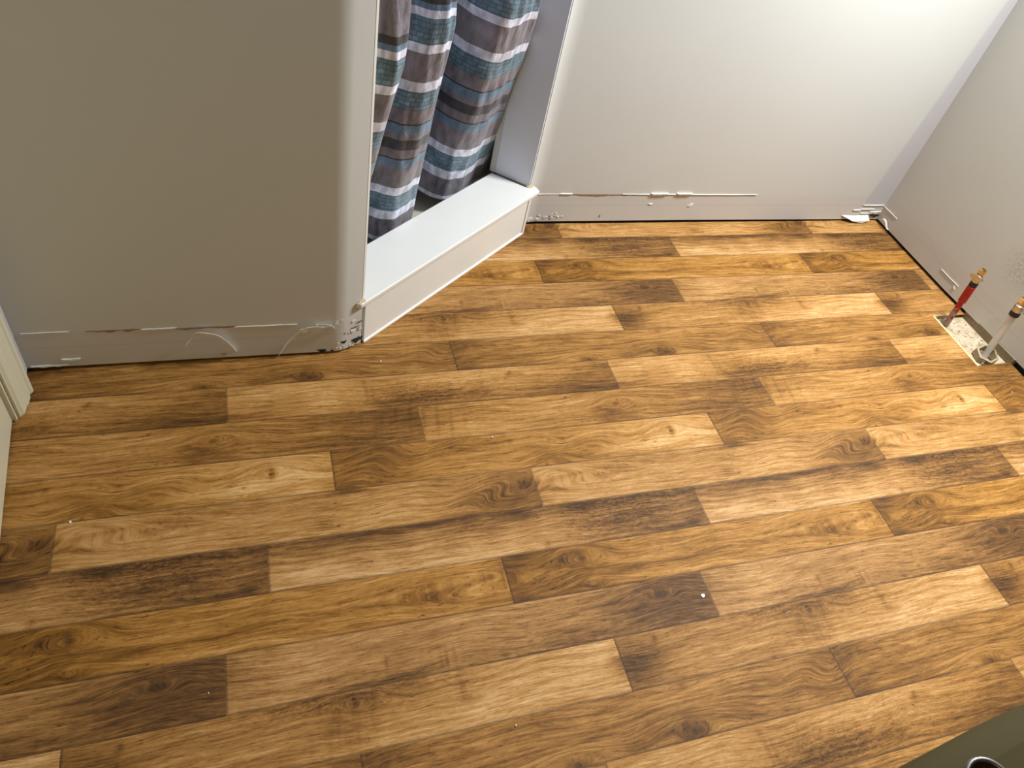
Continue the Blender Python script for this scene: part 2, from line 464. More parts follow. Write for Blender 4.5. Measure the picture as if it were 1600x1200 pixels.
def board_fields(ty, U, V, base):
    """tone, fleck, warped grain coordinate of one kind of board"""
    xs_ = np.linspace(0, PER, 11)
    t0, t1 = np.interp(U, xs_, TONE[ty][0]), np.interp(U, xs_, TONE[ty][1])
    wv = np.clip((V - 0.2 + 0.10 * np.sin(U * 2.3 + ty) + 0.05 * np.sin(U * 7)) / 0.6, 0, 1)
    T = 0.60 + 0.72 * ((t0 * (1 - wv) + t1 * wv) - 0.57)
    FL = np.full(U.shape, 0.10)
    VW = V + 0.035 * np.sin(U * 1.3 + ty) + 0.02 * np.sin(U * 3.1 + ty * 2.2 + V * 2)
    dark = np.ones(U.shape)
    for (k, u0, v0, ru, rv, a, fl) in FEAT:
        if k != ty:
            continue
        du = (U - u0 + PER / 2) % PER - PER / 2
        # ragged outline
        rag = 0.16 * np.sin(U * 9 + v0 * 30) + 0.12 * np.sin(U * 23 + V * 9 + u0)
        q = (du / ru) ** 2 + ((V - v0) / rv + rag * (0.5 if rv < 0.07 else 0.9)) ** 2
        gq = np.exp(-q * 0.9)
        gw = np.exp(-((du / (ru * 1.4)) ** 2 + ((V - v0) / max(rv * 1.5, 0.12)) ** 2))
        if a < 0:
            dark *= 1 + a * gq * 0.8
        else:
            T = T + a * gq * 0.2
        if fl == 's':
            VW = VW + gw * 0.16 * np.sin(du * 3.4 + V * 3.0 + u0)
        elif fl == 'c':
            par = 0.5 + 1.8 * (V - v0) ** 2 - du * 0.085
            VW = VW * (1 - gw) + par * gw
            dark *= 1 - 0.28 * gw * np.clip(np.sin(par * 26), 0, 1) ** 2
        elif fl == 'k':
            ww = np.exp(-((du / (ru + 0.45)) ** 2 + ((V - v0) / (rv + 0.16)) ** 2))
            r = np.sqrt((du * 0.42) ** 2 + (V - v0) ** 2)
            VW = VW * (1 - ww) + (v0 + r) * ww
        elif fl == 'f':
            FL = FL + 0.35 * gw
        elif fl == 'w':
            dark *= 1 - 0.25 * gw * np.clip(np.sin(du * 30 + 4 * V) * np.sin(du * 11 + 1), 0, 1)
    return np.clip(T, 0, 1.1) * dark, FL, VW


def build_floor(mat):
    base = [0.62, 0.60, 0.63, 0.60, 0.66, 0.60, 0.66, 0.60, 0.62]
    hues = [0.6, 0.4, 1.0, 0.35, 0.6, 0.7, 0.7, 0.75, 0.9]
    CELL = 0.05
    co, quads, A_g, A_t, A_f, A_h, A_s = [], [], [], [], [], [], []
    nv = 0
    for k in range(-1, 23):
        ty = k % 9
        y_hi, y_lo = -k * 1.0, -(k + 1) * 1.0
        if y_lo >= FY1:
            continue
        x0 = OFF[ty] + SHIFT * (k // 9)
        n0 = math.floor((FX0 - x0) / PER)
        xs = x0 + n0 * PER
        while xs < FX1:
            a, b = max(xs, FX0), min(xs + PER, FX1)
            if b - a > 1e-4:
                us = list(np.arange(0, b - a, CELL) + a) + [b]
                us = [q for q in us[:-1] if us[-1] - q > 1e-3] + [b]
                t_, b_ = min(y_hi, FY1), y_lo
                vs = list(np.arange(0, t_ - b_ - 1e-3, CELL) + b_) + [t_]
                # fine seam cells along the lower and the left edge, and grid lines on the cut-out's outline
                for q in (a + 0.018, b - 0.018):
                    us.append(q)
                for q in (b_ + 0.014, t_ - 0.014):
                    vs.append(q)
                for q in HOLE[:2]:
                    if a < q < b: us.append(q)
                for q in HOLE[2:]:
                    if b_ < q < t_: vs.append(q)
                us = np.unique(np.round(us, 4)); vs = np.unique(np.round(vs, 4))
                XX, YY = np.meshgrid(us, vs)
                U = (XX - xs); V = (y_hi - YY)
                T, FL, VW = board_fields(ty, U, V, base[ty])
                h, wd = XX.shape
                co.append(np.stack([XX, YY, np.zeros_like(XX)], -1).reshape(-1, 3))
                idx = np.arange(h * wd).reshape(h, wd) + nv
                q4 = np.stack([idx[:-1, :-1], idx[:-1, 1:], idx[1:, 1:], idx[1:, :-1]], -1).reshape(-1, 4)
                cx = ((XX[:-1, :-1] + XX[1:, 1:]) / 2).ravel(); cy = ((YY[:-1, :-1] + YY[1:, 1:]) / 2).ravel()
                keep = ~((cx > HOLE[0]) & (cx < HOLE[1]) & (cy > HOLE[2]) & (cy < HOLE[3]))
                quads.append(q4[keep])
                nv += h * wd
                A_g.append(np.stack([U, VW, np.full_like(U, ty * 7.31)], -1).reshape(-1, 3))
                A_t.append(T.ravel()); A_f.append(FL.ravel()); A_h.append(np.full(U.size, hues[ty]))
                sm = ((U < 0.019) | (V > 0.985)).astype(float)
                A_s.append(sm.ravel())
            xs += PER
    co = np.concatenate(co); quads = np.concatenate(quads)
    me = bpy.data.meshes.new('floor')
    me.vertices.add(len(co)); me.vertices.foreach_set('co', (co * S).astype(np.float32).ravel())
    me.loops.add(quads.size); me.loops.foreach_set('vertex_index', quads.astype(np.int32).ravel())
    me.polygons.add(len(quads)); me.polygons.foreach_set('loop_start', np.arange(0, quads.size, 4, dtype=np.int32))
    me.update(calc_edges=True)
    at = me.attributes.new('grain', 'FLOAT_VECTOR', 'POINT')
    at.data.foreach_set('vector', np.concatenate(A_g).astype(np.float32).ravel())
    for nm, A in (('tone', A_t), ('fleck', A_f), ('hue', A_h), ('seam', A_s)):
        at = me.attributes.new(nm, 'FLOAT', 'POINT')
        at.data.foreach_set('value', np.concatenate(A).astype(np.float32))
    me.materials.append(mat)
    o = bpy.data.objects.new('floor', me)
    col.objects.link(o)
    return struct(o)


floor = build_floor(floor_material())


def osb_material():
    m, nt, b = nmat('particle_board')
    N, L = nt.nodes.new, nt.links.new
    tc = N('ShaderNodeTexCoord')
    a = N('ShaderNodeTexNoise'); a.inputs['Scale'].default_value = 260; a.inputs['Detail'].default_value = 5; a.inputs['Distortion'].default_value = 1.5
    c = N('ShaderNodeTexNoise'); c.inputs['Scale'].default_value = 45; c.inputs['Detail'].default_value = 3
    L(tc.outputs['Object'], a.inputs['Vector']); L(tc.outputs['Object'], c.inputs['Vector'])
    cr = N('ShaderNodeValToRGB'); e = cr.color_ramp.elements
    e[0].position = 0.36; e[0].color = (0.17, 0.10, 0.045, 1)
    e[1].position = 0.60; e[1].color = (0.56, 0.47, 0.34, 1)
    k = e.new(0.46); k.color = (0.40, 0.30, 0.18, 1)
    av = N('ShaderNodeMath'); av.operation = 'MULTIPLY_ADD'
    L(c.outputs['Fac'], av.inputs[0]); av.inputs[1].default_value = 0.35
    s = N('ShaderNodeMath'); s.operation = 'MULTIPLY'; L(a.outputs['Fac'], s.inputs[0]); s.inputs[1].default_value = 0.68
    L(s.outputs[0], av.inputs[2])
    L(av.outputs[0], cr.inputs[0]); L(cr.outputs[0], b.inputs['Base Color'])
    b.inputs['Roughness'].default_value = 0.85
    return m


bm = bmesh.new(); box(bm, -6, 22, -24.5, 0.3, -0.6, -0.13)
sub = obj('subfloor', bm, osb_material(), floor)
sub['label'] = 'bare particle board under the vinyl, seen in the cut-out'
# raw edge of the cut vinyl: a pale yellow backing strip round the opening
VE = plain('cut_vinyl_edge', (0.74, 0.62, 0.28), 0.6, var=0.15, scale=200)
bm = bmesh.new()
box(bm, 19.655, 19.715, -7.31, -5.19, -0.13, 0.012)
ve = obj('cut_edge', bm, VE, floor, bevel=0.006); ve['label'] = 'pale yellow raw edge of the cut vinyl'
bm = bmesh.new()
prism(bm, [(19.70, -5.21), (20.62, -5.17), (20.62, -5.13), (19.70, -5.13)], -0.13, 0.008)
ve = obj('cut_edge', bm, plain('tan_vinyl_edge', (0.42, 0.30, 0.15), 0.6, var=0.2, scale=200), floor, bevel=0.006)

# ---------------------------------------------------------------- walls
GAP = 0.085      # the drywall stops short of the floor
TOP = 24.0


def arc(p0, c, p1, n=8):
    """quadratic curve p0 -> p1 with control c, without its first point"""
    out = []
    for i in range(1, n + 1):
        t = i / n
        out.append(((1 - t) ** 2 * p0[0] + 2 * t * (1 - t) * c[0] + t * t * p1[0], (1 - t) ** 2 * p0[1] + 2 * t * (1 - t) * c[1] + t * t * p1[1]))
    return out


def wall(name, pts, z0, z1, mat=PAINT):
    bm = bmesh.new(); prism(bm, pts, z0, z1)
    return struct(obj(name, bm, mat, smooth='auto', angle=20))


# partition left of the shower: flat face, bull-nosed corner, short diagonal face up to the opening
edge_l = dg2(-0.10, 0.0)
P0 = (1.48, -5.175)
PL = [(-6.4, -5.12), (-4.74, -5.13), P0] + arc(P0, (1.66, -5.18), (1.80, -5.105)) + [edge_l, dg2(-0.10, 1.20), (1.0, -4.0), (-6.4, -4.0)]
wall_part = wall('wall_shower', PL, GAP, TOP)
bm = bmesh.new(); prism(bm, [(-4.9, -5.02), (1.35, -5.06), (1.35, -4.1), (-4.9, -4.1)], -0.12, 0.4)
obj('gap_shade_block', bm, DARKGAP, wall_part)  # solid black block paints the shade in the gap under the drywall
# back wall with a bull-nosed corner beside the shower post
JO = dg2(6.84, 0.25)
JI = dg2(6.61, 1.31)
q0 = (JO[0] + 0.05, JO[1] - 0.005)
q1 = (7.98, -0.255)
PB = [q0] + arc(q0, (7.66, -0.26), q1, 10) + [(13.0, -0.25), (20.90, -0.31), (22.0, -0.31), (22.0, 0.30), (JI[0] + 0.09, 0.30)]
wall_back = wall('wall_back', PB, GAP * 0.8, TOP, wall_paint('greige_wall_paint_corner_strip', (0.585, 0.58, 0.55), True))
bm = bmesh.new(); prism(bm, [(7.75, -0.14), (22.0, -0.14), (22.0, 0.25), (7.3, 0.25)], -0.12, 0.4)
obj('gap_shade_block', bm, DARKGAP, wall_back)
# right wall
PR = [(20.87, -0.1), (20.88, -4.1), (20.98, -6.0), (21.10, -8.0), (21.5, -24.5), (22.5, -24.5), (22.5, -0.1)]
wall_right = wall('wall_right', PR, 0.105, TOP, wall_paint('greige_wall_paint_smudged', (0.585, 0.575, 0.515), False, (2.098, -0.575, 0.225)))
bm = bmesh.new(); prism(bm, [(21.02, -0.2), (21.02, -4.1), (21.10, -6.0), (21.22, -8.0), (21.6, -24.0), (22.2, -24.0), (22.2, -0.2)], -0.5, 0.3)
obj('gap_shade_block', bm, DARKGAP, wall_right)
bm = bmesh.new(); prism(bm, [(20.955, -5.15), (20.955, -5.22), (21.0, -7.33), (21.16, -7.33), (21.12, -5.15)], -0.14, 0.14)
sp_ = obj('sole_plate', bm, PLATE, wall_right, bevel=0.01); sp_['label'] = 'dark brown wood plate bared under the drywall'
# door side wall on the left
LX = -4.74
bm = bmesh.new()
box(bm, LX - 0.9, LX, -6.30, -5.10, 0.06, TOP)
box(bm, LX - 0.9, LX, -24.5, -15.0, 0.0, TOP)
box(bm, LX - 0.9, LX, -15.0, -6.30, 20.6, TOP)
wall_left = struct(obj('wall_left', bm, PAINT))
# behind the camera, and the ceiling
wall_near = wall('wall_near', [(-6, -24.5), (22.5, -24.5), (22.5, -25.2), (-6, -25.2)], 0, TOP, plain('dark_hall_paint', (0.16, 0.14, 0.11), 0.7))
bm = bmesh.new(); box(bm, -6, 22.5, -25.2, 9.0, TOP, TOP + 0.3)
ceiling = struct(obj('ceiling', bm, CEIL))

# ---------------------------------------------------------------- scars of the pulled base moulding
def strip_on(fn, pts, th=0.012, n=1):
    """thin raised patch on a wall: pts = outline in wall coordinates, fn(a, z, out) -> world"""
    bm = bmesh.new()
    lo = [bm.verts.new(fn(a, z, -0.004)) for a, z in pts]
    hi = [bm.verts.new(fn(a, z, th)) for a, z in pts]
    bm.faces.new(hi); bm.faces.new(lo[::-1])
    for i in range(len(pts)):
        j = (i + 1) % len(pts)
        bm.faces.new((lo[i], lo[j], hi[j], hi[i]))
    return bm


def ribbon(fn, path, wid, lift, th=0.010):
    """curl of paper: a tapering band that stands off the wall in the middle"""
    bm = bmesh.new()
    n = len(path)
    pts = []
    N_ = 28
    P = []
    for i in range(N_ + 1):
        t = i / N_ * (n - 1)
        k = min(int(t), n - 2); f = t - k
        p0 = path[max(k - 1, 0)]; p1 = path[k]; p2 = path[k + 1]; p3 = path[min(k + 2, n - 1)]
        def cr(a, b, c, d):
            return 0.5 * (2 * b + (c - a) * f + (2 * a - 5 * b + 4 * c - d) * f * f + (3 * b - a - 3 * c + d) * f ** 3)
        P.append((cr(p0[0], p1[0], p2[0], p3[0]), cr(p0[1], p1[1], p2[1], p3[1])))
    rows = []
    for i, (a, z) in enumerate(P):
        t = i / N_
        d = (P[min(i + 1, N_)][0] - P[max(i - 1, 0)][0], P[min(i + 1, N_)][1] - P[max(i - 1, 0)][1])
        l = math.hypot(*d) or 1
        nx, nz = -d[1] / l, d[0] / l
        w_ = wid * (math.sin(math.pi * min(1, max(0.03, t))) ** 0.7 * 0.85 + 0.15)
        o_ = lift * math.sin(math.pi * t) + 0.006
        rows.append([bm.verts.new(fn(a + nx * w_, z + nz * w_, o_ + lift * 0.5)), bm.verts.new(fn(a - nx * w_, z - nz * w_, o_)),
                     bm.verts.new(fn(a - nx * w_, z - nz * w_, o_ - th)), bm.verts.new(fn(a + nx * w_, z + nz * w_, o_ + lift * 0.5 - th))])
    for r0, r1 in zip(rows, rows[1:]):
        for k in range(4):
            bm.faces.new((r0[k], r0[(k + 1) % 4], r1[(k + 1) % 4], r1[k]))
    bm.faces.new(rows[0][::-1]); bm.faces.new(rows[-1])
    return bm


def ragged(a0, a1, z, h, n=14, seed=0, up=0.15):
    """outline of a torn strip: nearly straight top, ragged bottom, pointed ends"""
    r = random.Random(seed)
    top = [(a0 + (a1 - a0) * i / n, z + r.uniform(-1, 1) * 0.006) for i in range(n + 1)]
    bot = []
    for i in range(n - 1, 0, -1):
        t = i / n
        e = math.sin(math.pi * t) ** 0.5
        bot.append((a0 + (a1 - a0) * t, z - h * e * r.uniform(0.35, 1.0)))
    return top + bot


def shard(a, z, r, seed):
    rr = random.Random(seed)
    n = rr.choice([5, 6, 7]); t0 = rr.uniform(0, 6.3); sx = rr.uniform(0.9, 1.9)
    return [(a + sx * r * rr.uniform(0.35, 1.2) * math.cos(t0 + k * 6.283 / n), z + r * rr.uniform(0.35, 1.2) * math.sin(t0 + k * 6.283 / n)) for k in range(n)]


def on_part(a, z, o):
    return (a, -5.13 - 0.045 * (a + 4.74) / 6.14 - o, z)


def on_back(a, z, o):
    y = -0.255 + 0.005 * (a - 8) / 5 if a < 13 else -0.25 - 0.06 * (a - 13) / 7.9
    if a < 7.98:
        y = -0.255 - 0.12 * ((7.98 - a) / 0.48) ** 1.6
    return (a, y - o, z)


def on_right(a, z, o):
    ys = [(-0.1, 20.87), (-4.1, 20.88), (-6.0, 20.98), (-8.0, 21.10), (-24.5, 21.5)]
    for (y0, x0), (y1, x1) in zip(ys, ys[1:]):
        if a >= y1:
            return (x0 + (x1 - x0) * (a - y0) / (y1 - y0) - o, a, z)
    return (21.5 - o, a, z)


def scar(fn, parent, pts, mat, name, label, th=0.008):
    o = obj(name, strip_on(fn, pts, th), mat, parent)
    o['label'] = label
    return o


FLAKE = plain('grey_plaster_flake', (0.62, 0.60, 0.56), 0.7, var=0.15, scale=400)
TP, TW = 'torn_paper', 'paper_shred'
BROWN, WHT = 'brown bared board paper along the old moulding line', 'white torn paper edge'
scar(on_part, wall_part, ragged(-3.49, -2.40, 1.075, 0.075, seed=1), PAPER, TP, BROWN)
scar(on_part, wall_part, ragged(-1.85, -0.55, 1.045, 0.085, seed=2), PAPER, TP, BROWN)
scar(on_part, wall_part, ragged(-2.45, -1.75, 1.065, 0.028, seed=3), GYP, TW, WHT, 0.02)
scar(on_part, wall_part, ragged(-4.60, -3.75, 1.095, 0.016, seed=4), GYP, TW, WHT, 0.02)
scar(on_part, wall_part, ragged(-0.60, 0.7, 1.012, 0.010, seed=5), GYP, TW, WHT, 0.02)
scar(on_part, wall_part, ragged(-4.06, -3.70, 0.31, 0.07, 8, 6), GYP, TW, WHT, 0.03)
scar(on_part, wall_part, ragged(-4.66, -3.95, 0.15, 0.06, 10, 7), GYP, TW, WHT, 0.03)
scar(on_part, wall_part, ragged(0.76, 0.95, 0.84, 0.16, 6, 8), GYP, TW, WHT, 0.01)
scar(on_part, wall_part, ragged(-0.97, -0.83, 0.21, 0.05, 6, 9), PAPER, TP, BROWN)
for path, wd, lf in (([(-1.64, 0.53), (-1.52, 0.77), (-1.37, 0.97), (-1.15, 0.95), (-0.96, 0.86), (-0.79, 0.62), (-0.62, 0.28)], 0.048, 0.10),
                     ([(0.26, 0.05), (0.44, 0.45), (0.66, 0.78), (0.91, 0.95), (1.19, 0.94), (1.43, 0.86)], 0.042, 0.08),
                     ([(1.10, 0.97), (1.32, 1.0), (1.45, 0.93), (1.50, 0.80)], 0.022, 0.05)):
    o = obj('paper_curl', ribbon(on_part, path, wd, lf), GYP, wall_part, smooth='auto')
    o['label'] = 'thin curl of torn paint and paper hanging off the wall'
# crushed bull-nose corner left of the curb: loose flakes, and black patches painting the shade of holes
def on_corner(a, z, o):     # a runs along the short diagonal face from the bull-nose to the curb
    t = a
    x, y = 1.50 + 0.70 * t, -5.19 + 0.27 * max(t, 0) ** 1.3
    return (x + 0.45 * o, y - 0.9 * o, z)
r_ = random.Random(5)
for i in range(16):
    a0 = r_.uniform(0.0, 0.85); z_ = r_.choice([0.98, 0.92, 0.30, 0.22, 0.16, 0.6, 1.02]) + r_.uniform(-0.04, 0.04)
    scar(on_corner, wall_part, shard(a0 + 0.08, z_, r_.uniform(0.025, 0.07), 20 + i), FLAKE, 'plaster_flake', 'loose white plaster flake', r_.uniform(0.008, 0.02))
for (a0, a1, z_, h) in ((0.60, 0.98, 0.30, 0.20), (0.20, 0.42, 0.36, 0.12), (-0.55, -0.25, 0.17, 0.09), (0.3, 0.38, 0.6, 0.05), (0.75, 0.95, 0.80, 0.015), (0.55, 0.85, 0.68, 0.012), (-0.12, -0.02, 0.14, 0.06)):
    scar(on_corner, wall_part, ragged(a0, a1, z_, h, 7, int(a0 * 100) + 300), DARKGAP, 'hole_shade_patch', 'black patch for the shade in a broken plaster hole', 0.012)
# back wall
scar(on_back, wall_back, ragged(8.86, 11.20, 1.035, 0.095, 18, 11), PAPER, TP, BROWN)
scar(on_back, wall_back, ragged(14.85, 15.38, 1.04, 0.05, 6, 12), PAPER, TP, BROWN)
scar(on_back, wall_back, ragged(7.70, 8.6, 1.045, 0.014, 14, 13), GYP, TW, WHT, 0.015)
scar(on_back, wall_back, ragged(8.55, 8.95, 1.065, 0.05, 8, 14), GYP, TW, WHT, 0.03)
scar(on_back, wall_back, ragged(10.6, 15.4, 1.045, 0.022, 24, 15), GYP, TW, WHT, 0.025)
scar(on_back, wall_back, ragged(11.55, 12.15, 1.09, 0.07, 8, 16), GYP, TW, WHT, 0.06)
scar(on_back, wall_back, ragged(12.45, 13.0, 1.09, 0.055, 8, 17), GYP, TW, WHT, 0.06)
scar(on_back, wall_back, ragged(11.6, 11.75, 0.70, 0.06, 5, 18), GYP, TW, WHT, 0.02)
scar(on_back, wall_back, [(13.02, 0.60), (13.10, 0.70), (13.20, 0.69), (13.12, 0.60)], GYP, TW, WHT, 0.02)
scar(on_back, wall_back, [(10.04, 0.20), (10.055, 0.30), (10.075, 0.29), (10.065, 0.19)], DARKGAP, 'nail_mark', 'short dark nail mark', 0.004)
r_ = random.Random(9)
for i in range(22):
    a0 = 7.72 + r_.uniform(0, 1.25); z_ = 0.12 + (a0 - 7.7) * 0.12 + r_.uniform(-0.02, 0.14)
    scar(on_back, wall_back, shard(a0, z_, r_.uniform(0.02, 0.06), 40 + i), FLAKE if i % 4 else GYP, 'plaster_flake', 'loose plaster flake', r_.uniform(0.008, 0.02))
# peeled flap and shreds at the right-hand corner of the back wall
bm = strip_on(on_back, [(19.25, 0.24), (19.8, 0.215), (20.36, 0.26), (20.40, 0.14), (20.15, 0.02), (19.7, 0.10)], 0.015)
for v in bm.verts:
    if v.co.z < 0.16:
        v.co.y -= 0.16
o = obj('peeled_flap', bm, GYP, wall_back); o['label'] = 'white flap of peeled wall paper curling onto the floor'
for i, (a0, a1, z_, h) in enumerate(((19.6, 19.95, 0.47, 0.06), (19.9, 20.5, 0.50, 0.02), (19.9, 20.8, 0.66, 0.02), (20.35, 20.85, 0.40, 0.10), (20.45, 20.86, 0.26, 0.12), (20.0, 20.5, 0.33, 0.03))):
    scar(on_back, wall_back, ragged(a0, a1, z_, h, 7, 60 + i), GYP if i != 4 else DARKGAP, 'plaster_flake', 'loose plaster flake', 0.03)  # one of these is a near-black patch among the flakes
o = obj('paper_curl', ribbon(on_right, [(-0.50, 0.16), (-0.62, 0.30), (-0.78, 0.30), (-0.92, 0.17), (-1.0, 0.12)], 0.025, 0.06), GYP, wall_right, smooth='auto')
o['label'] = 'thin curl of torn paint hanging off the wall'
scar(on_right, wall_right, ragged(-1.05, -0.30, 0.62, 0.03, 9, 71), GYP, TW, WHT, 0.02)
scar(on_right, wall_right, ragged(-4.45, -3.6, 0.52, 0.018, 9, 72), GYP, TW, WHT, 0.015)
scar(on_right, wall_right, [(-4.42, 0.36), (-4.36, 0.43), (-4.30, 0.41), (-4.36, 0.34)], GYP, TW, WHT, 0.02)

# ---------------------------------------------------------------- shower: curb, post, stall
curb = thing('shower_curb', 'white painted diagonal shower curb with overhanging top board', 'shower curb', (4.9, -2.8, 0))
bm = bmesh.new()
prism(bm, [dg2(-0.24, -0.10), dg2(6.90, -0.10), dg2(6.98, 0.10), dg2(6.93, 0.28), dg2(6.72, 0.30), dg2(6.52, 1.36), dg2(-0.06, 1.34), dg2(-0.06, 0.02), dg2(-0.30, 0.02)], 1.29, 1.43)
obj('top_board', bm, WHITE, curb, bevel=0.035)
bm = bmesh.new(); prism(bm, [dg2(0.0, 0.0), dg2(6.62, 0.0), dg2(6.62, 0.10), dg2(0.0, 0.10)], 0.03, 1.29)
obj('front_panel', bm, WHITE, curb, bevel=0.01)
bm = bmesh.new(); prism(bm, [dg2(-0.02, -0.035), dg2(6.64, -0.035), dg2(6.64, 0.02), dg2(-0.02, 0.02)], 0.0, 0.075)
o = obj('caulk_bead', bm, plain('white_caulk', (0.86, 0.83, 0.77), 0.4, var=0.08, scale=200), curb, bevel=0.02)
bm = bmesh.new(); prism(bm, [dg2(6.55, -0.03), dg2(6.66, -0.03), dg2(6.66, 0.06), dg2(6.55, 0.06)], 0.0, 1.29)
obj('end_trim', bm, WHITE, curb, bevel=0.015)
bm = bmesh.new(); prism(bm, [dg2(0.0, 0.10), dg2(6.5, 0.10), dg2(6.5, 1.25), dg2(0.0, 1.25)], 0.0, 1.29)
obj('core', bm, WHITE, curb)
bm = bmesh.new(); prism(bm, [dg2(-0.30, -0.06), dg2(-0.08, -0.09), dg2(-0.06, 0.03), dg2(-0.16, 0.04)], 1.425, 1.440)
o = obj('caulk_patch', bm, CAULK, curb, bevel=0.01); o['label'] = 'dried yellowed caulk at the left end'
bm = bmesh.new(); prism(bm, [dg2(6.72, 0.20), dg2(6.86, 0.12), dg2(6.95, 0.16), dg2(6.90, 0.30), dg2(6.76, 0.30)], 1.425, 1.455)
o = obj('caulk_patch', bm, CAULK, curb, bevel=0.015); o['label'] = 'dried tan caulk at the right end'

# post lining on the right of the opening, and a narrow white bead on the left edge
bm = bmesh.new()
jn = Vector((JI[0] - JO[0], JI[1] - JO[1], 0)).normalized(); jp = Vector((jn.y, -jn.x, 0))
def J2(t, d):
    p = Vector((JO[0], JO[1], 0)) + jn * t + jp * d
    return (p.x, p.y)
prism(bm, [J2(-0.02, -0.03), J2(1.085, -0.03), J2(1.085, 0.10), J2(-0.02, 0.05)], 1.43, TOP)
struct(obj('trim_1', bm, plain('cool_white_lining', (0.66, 0.68, 0.76), 0.35, var=0.02, scale=30), bevel=0.012))
bm = bmesh.new()
prism(bm, [J2(1.085, -0.06), J2(1.25, -0.02), J2(1.25, 0.12), J2(1.085, 0.12)], 1.43, TOP)
struct(obj('trim_2', bm, PAINT, bevel=0.01))
bm = bmesh.new()
prism(bm, [dg2(-0.12, -0.004), dg2(-0.05, -0.004), dg2(-0.05, 1.15), dg2(-0.12, 1.15)], 1.43, TOP)
struct(obj('trim_3', bm, WHITE, bevel=0.012))

stall = thing('shower_stall', 'beige shower pan and surround behind the striped curtain', 'shower stall', (3.0, 1.0, 0))
PANM = plain('beige_acrylic', (0.60, 0.54, 0.42), 0.3, var=0.03)
bm = bmesh.new()
pan = [dg2(-0.3, 1.26), dg2(7.6, 1.26), (8.4, 2.0), (8.4, 7.0), (-4.0, 7.0), (-4.0, -3.9), (0.6, -3.9)]
prism(bm, [dg2(-0.1, 1.26), dg2(6.9, 1.26), (8.4, 2.0), (8.4, 7.0), (-4.0, 7.0), (-4.0, -3.95), (0.9, -3.95)], 0.0, 0.25)
obj('base_pan', bm, PANM, stall)
bm = bmesh.new()
box(bm, 8.4, 8.6, 0.32, 7.2, 0.1, TOP - 0.1); box(bm, -4.2, 8.4, 7.0, 7.2, 0.1, TOP - 0.1); box(bm, -4.2, -4.0, -3.9, 7.0, 0.1, TOP - 0.1)
obj('surround', bm, PANM, stall)

